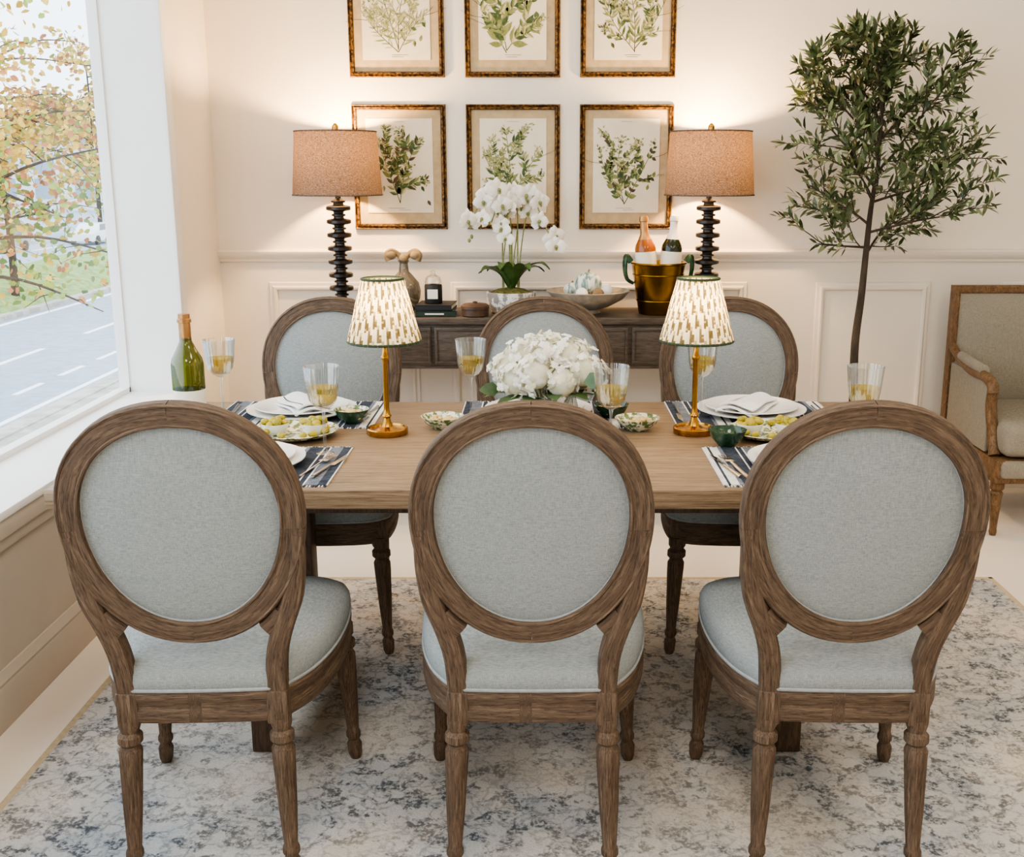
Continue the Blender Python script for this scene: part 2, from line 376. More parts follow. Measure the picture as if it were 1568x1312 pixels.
# ------------------------------------------------------------------ dining chair (front +y, back foot y=0)
PR8=[(-.5,-.28),(-.40,-.46),(-.2,-.5),(.2,-.5),(.40,-.46),(.5,-.28),(.5,.28),(.40,.46),(.2,.5),(-.2,.5),(-.40,.46),(-.5,.28)]
def chair():
    mb=MB([M_chairwood,M_fab,M_pipe]); mb.useg=True
    yb=lambda z:.02-.09*(z-.42)/.63
    nr=(0,1,.143); zc=.783; k=.085
    def ov(a,b,t,s=1): 
        ct,st=math.cos(t),math.sin(t)
        ct=math.copysign(abs(ct)**.94,ct); st=math.copysign(abs(st)**.97,st)
        return a*ct*(1+k*st)*s, zc+b*st*s
    for q in range(4):
        path=[]
        for i in range(19):
            t=pi/2*q+(pi/2)*i/18
            x,z=ov(.208,.226,t); path.append((x,yb(z),z))
        mb.sweep(path,nr,PR8,.048,.036,0,False)
    for sy in(-1,1):
        for a_,b_ in((.189,.206),(.226,.244)):
            mb.tube([(ov(a_,b_,2*pi*i/72)[0],yb(ov(a_,b_,2*pi*i/72)[1])+sy*.0165,ov(a_,b_,2*pi*i/72)[1]) for i in range(72)],.0035,6,0,True)
    for sx in(-1,1):
        pts=[(sx*.214,.77),(sx*.209,.70),(sx*.195,.63),(sx*.172,.565),(sx*.156,.505),(sx*.150,.43),(sx*.151,.36)]
        c=cat([(x,yb(z) if z>.42 else .02,z) for x,z in pts],5)
        W=[.022+(.042-.022)*min(1,i/10) for i in range(len(c))]
        mb.sweep(c,nr,PR8,W,.038,0)
        g=cat([(sx*.176,yb(.60),.60),(sx*.160,yb(.578),.578),(sx*.140,yb(.560),.560)],4); mb.sweep(g,nr,PR8,.04,.034,0)
        mb.box((sx*.150,.02,.385),(.044,.044,.075),0,.006)
        sh=Matrix.Identity(4); sh[0][2]=-sx*.03; sh[1][2]=.05; 
        mb.M=Matrix.Translation((sx*.163,0,0))@sh
        mb.lathe([(.012,0),(.0165,.012),(.0185,.035),(.013,.048),(.018,.056),(.018,.066),(.0145,.075),(.019,.16),(.0225,.26),(.024,.29),(.018,.302),(.025,.310),(.025,.324),(.018,.332),(.022,.345),(.022,.36)],20,0,rad=lambda a,z:1+(.05*math.cos(a*10) if .08<z<.28 else 0))
        sh=Matrix.Identity(4); sh[0][2]=-sx*.05; sh[1][2]=-.05
        mb.M=Matrix.Translation((sx*.236,.478,0))@sh
        mb.lathe([(.012,0),(.0165,.012),(.0185,.04),(.013,.053),(.018,.062),(.018,.072),(.0145,.08),(.019,.16),(.024,.27),(.0255,.29),(.019,.302),(.028,.311),(.028,.326),(.02,.334),(.026,.345),(.027,.37)],20,0,rad=lambda a,z:1+(.05*math.cos(a*10) if .08<z<.28 else 0))
        mb.M=Matrix.Identity(4)
        mb.box((sx*.215,.452,.392),(.05,.05,.066),0,.010)
    for sy,b0,dm,pw in((-1,.004,.012,3),(1,.008,.034,2.2)):
        def f(u,v,sy=sy,b0=b0,dm=dm,pw=pw):
            s=v; x,z=ov(.192,.209,2*pi*u,s); return (x,yb(z)+sy*(b0+dm*(1-s**pw)),z)
        mb.grid(f,64,12,1,cu=True)
        mb.tube([(ov(.187,.204,2*pi*i/72)[0],yb(ov(.187,.204,2*pi*i/72)[1])+sy*(b0+.003),ov(.187,.204,2*pi*i/72)[1]) for i in range(72)],.0035,6,2,True)
    half=[(0,-.004),(.10,-.002),(.150,.005),(.178,.035),(.213,.10),(.238,.19),(.250,.29),(.250,.39),(.238,.455),(.19,.492),(.10,.505)]
    ol=half+[(0,.508)]+[(-x,y) for x,y in half[:0:-1]]
    ol=[(p.x,p.y) for p in cat([(x,y,0) for x,y in ol],4,True)]
    C=(0,.26)
    mb.rings(ol,[(.96,.352),(.99,.356),(1,.366),(1,.38),(.988,.386),(.988,.398),(1,.404),(1,.418),(.985,.424)],0,C)
    mb.rings(ol,[(.97,.42),(.992,.43),(1.0,.445),(.992,.462),(.965,.476),(.90,.487),(.75,.497),(.5,.504),(.2,.507)],1,C)
    mb.tube([(C[0]+x*.99,C[1]+(y-C[1])*.99,.4265) for x,y in ol],.004,6,2,True)
    return mb
cm=chair(); o=cm.obj('dining_chair',(-.685,2.03,.0125),(0,0,math.radians(2.5))); me=o.data
for x,y,r in((-.02,2.03,0),(.610,2.03,-1.5),(-.705,3.61,180),(.006,3.61,180),(.626,3.61,180)):
    place(me,'dining_chair',(x,y,.0125),(0,0,math.radians(r)))

# ------------------------------------------------------------------ table
mb=MB([M_tablewood,M_tabledark])
mb.box(*bb(-1.115,.977,2.36,3.325,.715,.76),0,.004)
for x in(-.70,.62):
    mb.box(*bb(x-.04,x+.04,2.42,3.26,.655,.715),1,.005)
    for y in(2.575,3.04): mb.box(*bb(x-.037,x+.037,y-.037,y+.037,.0125,.66),1,.005)
    mb.box(*bb(x-.03,x+.03,2.6,3.02,.10,.17),1,.005)
for y in (2.5,3.18): mb.box(*bb(-.95,.82,y-.012,y+.012,.665,.715),1,.003)
mb.obj('dining_table')
TZ=.76

# ------------------------------------------------------------------ sideboard
mb=MB([M_side,M_brass,M_black]); SZ=.85
x0,x1,y0,y1=-.93,.84,4.61,4.978
mb.box(*bb(x0,x1,y0,y1,.822,SZ),0,.004)
mb.box(*bb(x0+.02,x1-.02,y0+.02,y1,.63,.822),0,.003)
nD=4; w=(x1-x0-.10)/nD
for i in range(nD):
    a=x0+.05+i*w+.008; b=a+w-.016
    mb.box(*bb(a,b,y0+.006,y0+.022,.65,.81),0,.003)
    mb.rframe((a+b)/2,.73,(b-a)/2-.012,.065,[(0,y0+.006),(0,y0+.001),(.006,y0+.001),(.006,y0+.006)],0)
    mb.M=Matrix.Translation(((a+b)/2,y0+.004,.73))@Matrix.Rotation(pi/2,4,'X'); mb.lathe([(.006,0),(.006,.012),(.014,.018),(.014,.026),(.008,.03)],16,2); mb.M=Matrix.Identity(4)
for x in(x0+.045,x1-.045):
    for y in(y0+.045,y1-.045): mb.box(*bb(x-.025,x+.025,y-.025,y+.025,0,.64),0,.004)
mb.box(*bb(x0+.03,x1-.03,y0+.03,y1-.02,.14,.165),0,.004)
mb.obj('sideboard')

# ------------------------------------------------------------------ buffet lamps
def buffet_lamp():
    mb=MB([M_black,M_shade,M_shade,M_brass,M_bulb])
    prof=[(.075,0),(.078,.012),(.07,.02),(.03,.026)]
    z=.03
    while z<.45:
        R=.052
        prof+=[(.021,z),(.023,z+.008),(R-.006,z+.012),(R,z+.016),(R,z+.028),(R-.006,z+.032),(.023,z+.036),(.021,z+.044),(.030,z+.047),(.030,z+.053)]
        z+=.0565
    prof+=[(.018,z+.002),(.012,z+.006),(.012,.50)]
    mb.lathe(prof,28,0)
    mb.lathe([(.011,.5),(.011,.56)],12,3)
    for a in range(3):
        t=a*2*pi/3; mb.tube([(0,0,.745),(.16*math.cos(t),.16*math.sin(t),.752)],.002,5,3)
    mb.tube([(0.012,0,.55),(.05,0,.6),(.05,0,.69),(0,0,.75),(-.05,0,.69),(-.05,0,.6),(-.012,0,.55)],.0018,5,3)
    mb.lathe([(.006,.745),(.006,.765),(.014,.77),(.014,.785),(.005,.797)],12,3)
    mb.lathe([(.189,.50),(.171,.765)],48,1,cap=False)
    for r,z in((.189,.503),(.171,.763)): mb.tube([(r*math.cos(2*pi*i/48),r*math.sin(2*pi*i/48),z) for i in range(48)],.003,6,1,True)
    mb.ball((0,0,.61),.028,4)
    return mb
o=buffet_lamp().obj('table_lamp',(-.868,4.78,SZ),recalc=False)
o2=place(o.data,'table_lamp',(.71,4.78,SZ))
for i,q in enumerate((o,o2)): light('bulb_light','POINT',(0,0,.69),52,(1,.64,.30),.03,parent=q)

# ------------------------------------------------------------------ botanical prints
def botanical(cx,cz,seed,style):
    R=random.Random(seed); mb=MB([M_gilt,M_matb,M_paper,M_ink1,M_ink2,M_ink3,M_ink4])
    W,H=.206,.268
    pf=[(0,0),(0,-.010),(-.004,-.018),(-.010,-.014),(-.013,-.022),(-.020,-.020),(-.024,-.008),(-.024,0)]
    mb.rframe(0,0,W,H,pf,0)
    mb.box((0,-.004,0),(W*2-.04,.004,H*2-.04),1)
    mb.box((0,-.0075,.006),(.292,.003,.405),2)
    yy=-.0095
    def ribbon(pts,w,mat):
        c=cat([(x,0,z) for x,z in pts],6); vs=[];n=len(c)
        for i,p in enumerate(c):
            t=(c[min(i+1,n-1)]-c[max(i-1,0)]).normalized(); ww=w*(1-.5*i/n)
            vs+=[(p.x-t.z*ww,yy,p.z+t.x*ww),(p.x+t.z*ww,yy,p.z-t.x*ww)]
        mb.add(vs,[(2*i,2*i+1,2*i+3,2*i+2) for i in range(n-1)],mat); return c
    k=[0]
    def lf(x,z,a,L,Wd,mat):
        if abs(x+math.cos(a)*L)>.136 or z+math.sin(a)*L>.19 or z+math.sin(a)*L<-.185: return
        k[0]+=1; y=yy-.0002-.00003*(k[0]%30)
        d=(math.cos(a),math.sin(a)); s=(-d[1],d[0]); up=[];dn=[]
        for t,h in((.0,0),(.2,.7),(.42,1),(.65,.75),(.85,.3)):
            up.append((x+d[0]*L*t+s[0]*Wd*h/2,y,z+d[1]*L*t+s[1]*Wd*h/2)); dn.append((x+d[0]*L*t-s[0]*Wd*h/2,y,z+d[1]*L*t-s[1]*Wd*h/2))
        tip=(x+d[0]*L,y,z+d[1]*L); m2={3:4,4:5,5:4,6:3}[mat]
        mb.add(up+[tip],[tuple(range(6))],mat)
        mb.add(dn+[tip],[tuple(range(6))],mat if R.random()<.5 else m2)
    ns,LW,LL,spread,flow,cl=style
    bx=R.uniform(-.03,.03)
    def spray(x0,z0,a,L,w,lv):
        b=R.uniform(-.35,.35)
        pts=[(x0,z0),(x0+math.sin(a-b*.5)*L*.5,z0+math.cos(a-b*.5)*L*.5),(x0+math.sin(a)*L,z0+math.cos(a)*L)]
        c=ribbon(pts,w,R.choice((3,6))); n=len(c)
        for j in range(2,n):
            p=c[j]; q=c[j-1]; ang=math.atan2(p.z-q.z,p.x-q.x)
            if lv and j in(3,5,7,9) :
                spray(p.x,p.z,a+R.choice((-1,1))*R.uniform(.5,.9),L*.42,w*.6,0)
            for sd in(-1,1):
                if R.random()<.8:
                    l=LL*R.uniform(.65,1.15)*(1.2-j/n*.6)*(1 if lv else .8); lf(p.x,p.z,ang+sd*R.uniform(.45,1.0),l,l*LW,R.choice(cl))
        e=c[-1]
        if flow:
            for q in range(16):
                aa=R.uniform(0,2*pi); rr=R.uniform(0,.024)
                lf(e.x+rr*math.cos(aa),e.z+rr*math.sin(aa)*.8,aa,R.uniform(.010,.017),.008,R.choice(flow))
    for i in range(ns):
        a=((i-(ns-1)/2)/max(1,ns-1))*spread+R.uniform(-.1,.1); spray(bx,-.17+R.uniform(0,.02),a,R.uniform(.27,.34)*(1-abs(a)*.25),.0018,1)
    for q in range(4):
        x=R.choice((-1,1))*R.uniform(.07,.12); z=R.uniform(-.15,-.02); lf(x,z,R.uniform(0,6),.028,.014,R.choice((3,4,6)))
    for w,z in((.07,-.176),(.05,-.184)): mb.box((R.uniform(-.02,.02),yy,z),(w,.0006,.0012),6)
    mb.box((.0,yy,.195),(.05,.0006,.001),6)
    mb.obj('botanical_print',(cx,BY-.001,cz),recalc=False)
styles=[(2,.38,.05,.7,(5,5,4),(3,3,6,4)),(3,.32,.045,1.0,(5,4),(4,3,4)),(3,.60,.032,1.1,(5,4,5),(3,3,6,4)),
        (4,.14,.05,1.3,(4,5),(4,4,5)),(3,.42,.06,1.0,(5,4),(3,4,4)),(3,.24,.05,1.2,(4,6),(3,4,4))]
n=0
for j,cz in enumerate((1.467,2.115)):
    for i,cx in enumerate((-.627,-.127,.371)): botanical(cx,cz,11+i*7+j*31,styles[n]); n+=1

# ------------------------------------------------------------------ sideboard decor
mb=MB([M_smoke,M_ribbon])
mb.lathe([(.035,0),(.05,.01),(.069,.06),(.072,.09),(.065,.125),(.04,.155),(.022,.175),(.018,.21),(.026,.222)],28,0,cap=False)
for s in(-1,1):
    mb.tube(cat([(0,0,.21),(s*.02,0,.245),(s*.05,-.005,.262),(s*.07,-.01,.248),(s*.062,-.01,.222)],5),[.010,.018,.016],8,1)
    mb.ball((s*.055,-.01,.245),(.026,.02,.02),1)
mb.ball((0,0,.23),(.022,.02,.022),1)
mb.obj('vase',(-.604,4.84,SZ))
mb=MB([M_bookg,M_bookb,M_label])
def book(z,w,d,h,m,rz):
    mb.M=T(0,0,z,rz); mb.box((0,0,h*.06),(w,d,h*.12),m); mb.box((0,0,h*.94),(w,d,h*.12),m); mb.box((0,-d/2+h*.06,h/2),(w,h*.12,h),m); mb.box((0,.003,h/2),(w-.008,d-.01,h*.8),2); mb.M=Matrix.Identity(4)
book(0,.17,.20,.026,0,.05); book(.0265,.155,.18,.022,1,-.06)
mb.box((0,-.1025,.013),(.08,.001,.006),2)
mb.obj('book_stack',(-.455,4.74,SZ))
mb=MB([M_bookb,M_label,M_glass])
mb.lathe([(.036,0),(.038,.004),(.038,.075),(.036,.08)],24,0); mb.box((0,-.0385,.042),(.044,.002,.04),1)
mb.lathe([(.034,.08),(.036,.09),(.03,.112),(.012,.122),(.008,.128),(.012,.138),(.0,.142)],24,2)
mb.obj('jar_candle',(-.466,4.73,SZ+.049))
R=random.Random(4)
mb=MB([M_pot,M_moss,M_leafg,M_petal,M_petal2,M_ink2])
mb.lathe([(.075,0),(.088,.006),(.105,.05),(.107,.09),(.100,.093),(.098,.082),(.0,.082)],32,0)
mb.grid(lambda u,v:(math.cos(2*pi*u)*.098*v,math.sin(2*pi*u)*.098*v,.086+.022*(1-v*v)+.003*math.sin(u*50+v*20)),28,6,1,cu=True)
for k in range(9):
    a=k*2*pi/9+.3; L=R.uniform(.12,.17); ca,sa=math.cos(a),math.sin(a)
    pts=cat([(0,0,.09),(ca*L*.4,sa*L*.4,.09+L*.6),(ca*L*.85,sa*L*.7,.09+L*.8),(ca*L*1.15,sa*L*.9,.09+L*.62)],5)
    n=len(pts)
    mb.grid(lambda u,v,pts=pts,n=n,ca=ca,sa=sa:pts[min(int(round(u*(n-1))),n-1)]+Vector((-sa,ca,0))*(v-.5)*.056*math.sin(pi*(.12+.86*u))+Vector((0,0,1))*abs(v-.5)*.014,n,5,2)
def blossom(p,d,s):
    d=Vector(d).normalized(); q=d.to_track_quat('Z','Y').to_matrix().to_4x4()
    mb.M=Matrix.Translation(p)@q@Matrix.Rotation(R.uniform(-.3,.3),4,'Z')@Matrix.Scale(s,4)
    for a,w,L,h in((0,1.25,.036,.002),(pi,1.25,.036,.002),(pi/2,.75,.036,0),(pi*1.2,.62,.034,-.001),(-pi*.2,.62,.034,-.001)):
        W=.034*w; c,s_=math.cos(a),math.sin(a)
        def f(u,v,c=c,s_=s_,W=W,L=L,h=h):
            x=L*u; y=(v-.5)*W*math.sin(pi*min(1,.1+.84*u**.8)); z=h+.006*math.sin(u*2.4)-abs(v-.5)*.006
            return (c*x-s_*y,s_*x+c*y,z)
        mb.grid(f,6,5,3)
    mb.ball((0,-.004,.006),(.006,.007,.008),5,8,5); mb.leaf((0,-.006,.006),(0,-1,.5),(0,0,1),.014,.01,5)
    mb.M=Matrix.Identity(4)
for k,(sx,topx,tx) in enumerate(((-.03,-.02,-.12),(.01,.03,.0),(.035,.06,.14),(.0,.0,-.04))):
    st=cat([(sx,0,.09),(sx*1.1,0,.22),(topx,.0,.38),(topx+(tx-topx)*.4,-.02,.51-.03*k*.3),(tx,-.05,.49-.05*(k%3)),(tx+(.04 if tx>0 else -.04),-.08,.39-.04*(k%3))],6)
    mb.tube(st,.0028,6,5)
    mb.tube([(sx-.006,0,.09),(sx-.006,.0,.36)],.0035,5,5)
    for j in range(15,len(st),1):
        p=st[j]+Vector((R.uniform(-.03,.03),R.uniform(-.04,.01),R.uniform(-.03,.03)))
        if R.random()<.62: blossom(p,(R.uniform(-.6,.6),-1,R.uniform(-.3,.3)),R.uniform(1.0,1.35))
for p in((-.165,-.05,.33),(-.175,-.06,.315),(.19,-.09,.33)): mb.ball(p,(.007,.007,.010),5,8,6)
mb.obj('potted_orchid',(-.134,4.79,SZ),recalc=False)
mb=MB([M_darkwood]); mb.lathe([(.05,0),(.058,.004),(.058,.03),(.061,.032),(.061,.045),(.05,.052),(.01,.055),(.01,.062),(0,.064)],28,0); mb.obj('wooden_box',(-.285,4.68,SZ))
mb=MB([M_stone,M_gourd,M_porc,M_ribbon])
mb.lathe([(.05,0),(.055,.004),(.045,.016),(.09,.03),(.15,.062),(.182,.098),(.178,.100),(.145,.068),(.08,.040),(0,.034)],40,0)
def gourd(c,r):
    mb.lathe([(r*math.sin(pi*t/10),r*.85*(-math.cos(pi*t/10))) for t in range(11)],30,1,c,rad=lambda a,z:1+.06*abs(math.sin(a*5)))
    mb.tube([(c[0],c[1],c[2]+r*.8),(c[0]+.004,c[1],c[2]+r*1.05)],.004,6,3)
gourd((.0,.0,.128),.058); gourd((-.07,.02,.10),.036); mb.ball((.075,.0,.095),.033,2); mb.ball((-.03,-.07,.09),.028,2); mb.ball((.04,-.06,.088),.026,3); mb.ball((.03,.07,.10),.034,2)
mb.obj('decorative_bowl',(.2,4.78,SZ))
def bottle_prof(h=.30,r=.038):
    return [(r*.7,0),(r*.95,.004),(r,.012),(r,h*.56),(r*.93,h*.61),(r*.6,h*.70),(r*.38,h*.77),(r*.34,h*.86),(r*.34,h*.93),(r*.42,h*.935),(r*.42,h*.96),(r*.34,h*.965),(r*.34,h),(0,h)]
mb=MB([M_bucket,M_greenc,M_dkbottle,M_rose,M_label,M_foil,M_foilw])
mb.lathe([(.078,0),(.082,.005),(.116,.212),(.121,.216),(.118,.222),(.112,.216),(.080,.02),(0,.018)],40,0)
for z in(.06,.17): mb.tube([((.082+.034*z/.212+.001)*math.cos(2*pi*i/40),(.082+.034*z/.212+.001)*math.sin(2*pi*i/40),z) for i in range(40)],.0025,6,0,True)
for s in(-1,1):
    mb.tube(cat([(s*.105,0,.13),(s*.134,0,.15),(s*.144,0,.20),(s*.138,0,.245),(s*.118,0,.222)],6),[.005,.008,.010],8,1,flat=1.8)
for x,y,tx,g,fo,m in((-.045,-.01,-.08,3,5,0),(.045,.0,.06,2,6,0)):
    mb.M=Matrix.Translation((x,y,.105))@Matrix.Rotation(tx,4,'Y')
    mb.lathe(bottle_prof(.31,.045),24,g)
    mb.lathe([(.0335,.200),(.0275,.217),(.0183,.238),(.0165,.266),(.0165,.289),(.020,.291),(.020,.300),(.0170,.313),(0,.316)],20,fo)
    mb.lathe([(.0455,.09),(.0455,.163)],24,4,cap=False); mb.M=Matrix.Identity(4)
mb.obj('ice_bucket',(.50,4.76,SZ))

# ------------------------------------------------------------------ items on the table
def pleat_lamp():
    RR=random.Random(5)
    mb=MB([M_brass,M_ikat,M_green,M_bulb,M_ikat2,M_ikat3])
    mb.lathe([(.054,0),(.056,.003),(.056,.016),(.053,.019),(.05,.019),(.048,.014),(.030,.015),(.016,.022),(.011,.034),(.009,.045),(.013,.05),(.009,.056),(.0075,.07),(.0075,.20),(.011,.205),(.011,.212),(.0075,.217),(.0065,.26),(.010,.265),(.010,.30),(.004,.31)],28,0)
    pl=lambda a,z:1+.028*math.sin(a*46)
    NR=34; prof=[(.097-.043*i/NR,.252+.168*i/NR) for i in range(NR+1)]
    tab={}
    for p in range(92):
        off=((p//2)*7)%15+RR.randint(0,2)
        for k in range(NR):
            q=(k+off)%15; w=1
            if q<7: w=4
            elif q in(7,8): w=5
            if w==4 and RR.random()<.10: w=5
            if p%2==1 and q in (0,5,6,7,8): w=1
            tab[(p,k)]=w
    mb.lathe(prof,184,1,rad=pl,cap=False,mfn=lambda i,k:tab[(i//2,k)])
    for r,z in((.0965,.254),(.0545,.418)): mb.tube([(r*math.cos(2*pi*i/48),r*math.sin(2*pi*i/48),z) for i in range(48)],.0036,6,2,True)
    mb.ball((0,0,.335),(.014,.014,.02),3)
    return mb
o=pleat_lamp().obj('cordless_table_lamp',(-.419,2.9,TZ),recalc=False); o2=place(o.data,'cordless_table_lamp',(.412,2.91,TZ))
for q in(o,o2): light('bulb_light','POINT',(0,0,.35),6,(1,.70,.36),.012,parent=q)

R=random.Random(7)
mb=MB([M_petal,M_petal2,M_leafg,glassy('vase_glass',(.9,.93,.92),.3,.6,dens=.25,dcol='#e4e6e0'),M_ink2])
mb.lathe([(.05,0),(.062,.004),(.078,.03),(.082,.06),(.075,.088),(.068,.098),(.064,.096),(.07,.06),(.05,.01),(0,.008)],32,3)
heads=[]
for k in range(11):
    a=k*2*pi/10; rr=.110 if k<10 else 0
    heads.append((rr*math.cos(a),rr*.92*math.sin(a),.144+(.022 if k%2 else 0)))
for k in range(6):
    a=k*2*pi/6+.3; heads.append((.062*math.cos(a),.062*math.sin(a),.196+.008*(k%2)))
heads.append((0,0,.214))
for hx,hy,hz in heads:
    mb.ball((hx,hy,hz),.040,1,10,7)
    mb.tube([(hx*.2,hy*.2,.02),(hx*.5,hy*.5,.09),(hx,hy,hz)],.003,5,4)
    for q in range(40):
        d=Vector((R.gauss(0,1),R.gauss(0,1),R.gauss(0,1)+.3)).normalized(); p=Vector((hx,hy,hz))+d*R.uniform(.040,.062)
        if p.z<.09: continue
        d2=(d+Vector((R.uniform(-.6,.6),R.uniform(-.6,.6),R.uniform(-.6,.6)))).normalized()
        u=d2.orthogonal().normalized(); w=d2.cross(u); ph=R.uniform(0,1.5); m_=0 if R.random()<.7 else 1; L=R.uniform(.012,.016)
        for t in range(4):
            a=ph+t*pi/2; e=(u*math.cos(a)+w*math.sin(a)); mb.petal(p+d2*.002,e,d2,L,m_,R.uniform(.1,.4))
for k in range(12):
    a=k*2*pi/12+.1; mb.leaf((.06*math.cos(a),.06*math.sin(a),.095),(math.cos(a),math.sin(a),R.uniform(-.1,.35)),(0,0,1),.12,.055,2,.3)
mb.leaf((.09,-.13,.15),(1,-.4,.3),(0,-1,.4),.07,.045,2,.2); mb.leaf((-.13,-.06,.12),(-1,-.3,0),(0,-1,.4),.06,.04,2,.2)
mb.obj('hydrangea_bouquet',(.018,2.98,TZ),recalc=False)

def wglass():
    mb=MB([M_glass,M_wine]); H=.225
    rad=lambda a,z:1+(.02*math.cos(a*18) if z>.12 else 0)
    mb.lathe([(.034,0),(.034,.0015),(.02,.004),(.006,.010),(.0038,.02),(.0035,.10),(.006,.115),(.022,.124),(.034,.140),(.038,.16),(.042,.20),(.0445,H),(.0432,H),(.0405,.20),(.0365,.16),(.0325,.141),(.02,.127),(0,.122)],72,0,rad=rad)
    mb.lathe([(0,.1235),(.019,.1275),(.0315,.142),(.0355,.16),(.037,.172),(0,.172)],32,1)
    return mb
o=wglass().obj('wine_glass',(-.925,3.12,TZ),recalc=False)
for x,y in((-.545,2.68),(-.205,3.12),(.172,2.68),(.46,3.12),(.80,2.68)): place(o.data,'wine_glass',(x,y,TZ))
mb=MB([M_bottle,M_label,M_foil]); mb.lathe(bottle_prof(.31,.044),32,0)
mb.lathe([(.0444,.03),(.0444,.105)],32,1,cap=False)
mb.lathe([(.0163,.240),(.0158,.289),(.0192,.290),(.0192,.299),(.0158,.301),(.0158,.313),(0,.314)],20,2)
mb.obj('wine_bottle',(-.980,3.0,TZ),recalc=False)

def placemat():
    mb=MB([M_matdk,M_matwh,M_matgr]); W,D=.47,.345; x=-W/2; i=0
    pat=[(.012,1),(.006,0),(.02,1),(.01,2),(.035,0),(.004,1),(.012,0),(.004,1),(.03,2),(.02,0),(.004,1)]
    while x<W/2-1e-4:
        w,m=pat[i%len(pat)]; w=min(w,W/2-x); mb.box((x+w/2,0,.0015),(w,D,.003),m); x+=w; i+=1
    for sy in(-1,1):
        k=-W/2+.004
        while k<W/2: mb.box((k,sy*(D/2+.006),.001),(.003,.012,.0016),1 if int(k*300)%3 else 0); k+=.007
    return mb
o=placemat().obj('placemat',(-.72,2.565,TZ+.0005)); pm=o.data
for x,y in((-.02,2.565),(.645,2.565),(-.705,3.14),(.0,3.14),(.61,3.14)): place(pm,'placemat',(x,y,TZ+.0005),(0,0,0 if y<3 else pi))
def plates():
    mb=MB([M_porc,M_silver])
    mb.lathe([(.09,0),(.095,.002),(.125,.010),(.158,.017),(.158,.020),(.12,.014),(.09,.008),(0,.008)],48,0)
    mb.M=Matrix.Translation((0,0,.0105)); mb.lathe([(.075,0),(.08,.002),(.105,.010),(.134,.016),(.134,.019),(.10,.013),(.08,.008),(0,.008)],48,0); mb.M=Matrix.Identity(4)
    return mb
o=plates().obj('dinner_plate',(-.73,2.565,TZ+.0036)); pl=o.data
for x,y in((-.02,2.565),(.655,2.565),(-.70,3.14),(-.01,3.14),(.61,3.14)): place(pl,'dinner_plate',(x,y,TZ+.0036))
def napkin():
    mb=MB([M_nap,M_matdk])
    for k in range(2):
        w,d=.11-.012*k,.20-.02*k
        def f(u,v,k=k,w=w,d=d): return ((u-.5)*w+.006*math.sin(v*5+k),(v-.5)*d,.003+.013*k+.004*math.sin(u*5+v*4+k)+.012*math.sin(pi*u))
        mb.grid(f,14,16,0)
        if k==1: mb.grid(lambda u,v,f=f:tuple(Vector(f(.14+.03*u,v))+Vector((0,0,.001))),3,16,1)
        mb.tube([f(0,v/12) for v in range(13)],.004,6,0); mb.tube([f(1,v/12) for v in range(13)],.004,6,0); mb.tube([f(u/12,0) for u in range(13)],.004,6,0)
    return mb
o=napkin().obj('napkin',(-.69,3.13,TZ+.023),(0,0,.5),recalc=False); npk=o.data
for x,y,r in((.60,3.13,-.6),(-.02,3.14,.2),(-.76,2.56,.2),(.68,2.56,-.2),(-.02,2.56,0)): place(npk,'napkin',(x,y,TZ+.023),(0,0,r))
def fork():
    mb=MB([M_silver]); 
    mb.tube(cat([(0,-.10,.003),(0,-.06,.003),(0,0,.006),(0,.03,.008)],4),[.0055,.004,.003,.003],8,0,flat=.5)
    mb.box((0,.043,.0075),(.022,.028,.002),0,.0008)
    for i in range(4): mb.tube([(-.009+.006*i,.055,.0075),(-.009+.006*i,.08,.0045),(-.009+.006*i,.098,.0055)],.0014,5,0)
    return mb
def knife():
    mb=MB([M_silver]); mb.tube([(0,-.11,.004),(0,-.03,.004),(0,.0,.004)],[.0065,.005,.003],8,0,flat=.6)
    mb.add([(-.002,0,.003),(.010,.004,.003),(.012,.07,.003),(.002,.105,.003),(-.002,0,.0045),(.008,.004,.004),(.010,.07,.004),(.001,.105,.004)],[(0,1,2,3),(4,7,6,5),(0,4,5,1),(1,5,6,2),(2,6,7,3),(3,7,4,0)],0); return mb
F=fork().obj('fork',(-.538,2.545,TZ+.0035),(0,0,-.25)).data; K=knife().obj('knife',(-.508,2.55,TZ+.0035),(0,0,-.2)).data
for x,y,r in((.46,2.54,.15),(.19,2.54,0),(-.50,3.13,pi-.1),(.81,3.13,pi)): place(F,'fork',(x,y,TZ+.0035),(0,0,r))
for x,y,r in((.435,2.55,.2),(.165,2.55,0),(-.90,3.13,pi+.1),(.40,3.13,pi)): place(K,'knife',(x,y,TZ+.0035),(0,0,r))
def bowl(name,x,y,r,h,mo,mi,fill,seed):
    R=random.Random(seed); mb=MB([mo,mi,fill])
    mb.lathe([(0,0),(r*.45,0),(r*.5,.003),(r*.82,h*.5),(r,h),(r*.96,h)],32,0,rad=lambda a,z:1+.012*math.cos(a*12),cap=False)
    mb.lathe([(r*.96,h),(r*.78,h*.52),(r*.45,h*.22),(0,h*.2)],32,1,cap=False)
    for k in range(46):
        a=R.uniform(0,6.3); q=r*.68*math.sqrt(R.random()); mb.ball((q*math.cos(a),q*math.sin(a),h*R.uniform(.45,.75)),(.008,.006,.005),2,7,5)
    mb.obj(name,(x,y,TZ+.0036 if abs(x)>.4 else TZ+.0005))
bowl('snack_bowl',.262,2.95,.062,.034,M_patt,M_patt,M_nut,1); bowl('snack_bowl',-.275,2.97,.06,.034,M_patt,M_patt,M_nut,2)
bowl('green_bowl',-.534,3.02,.05,.04,M_greenc,M_patt,M_nut,3); bowl('green_bowl',.478,2.76,.05,.042,M_greenc,M_greenc,M_greenc,4)
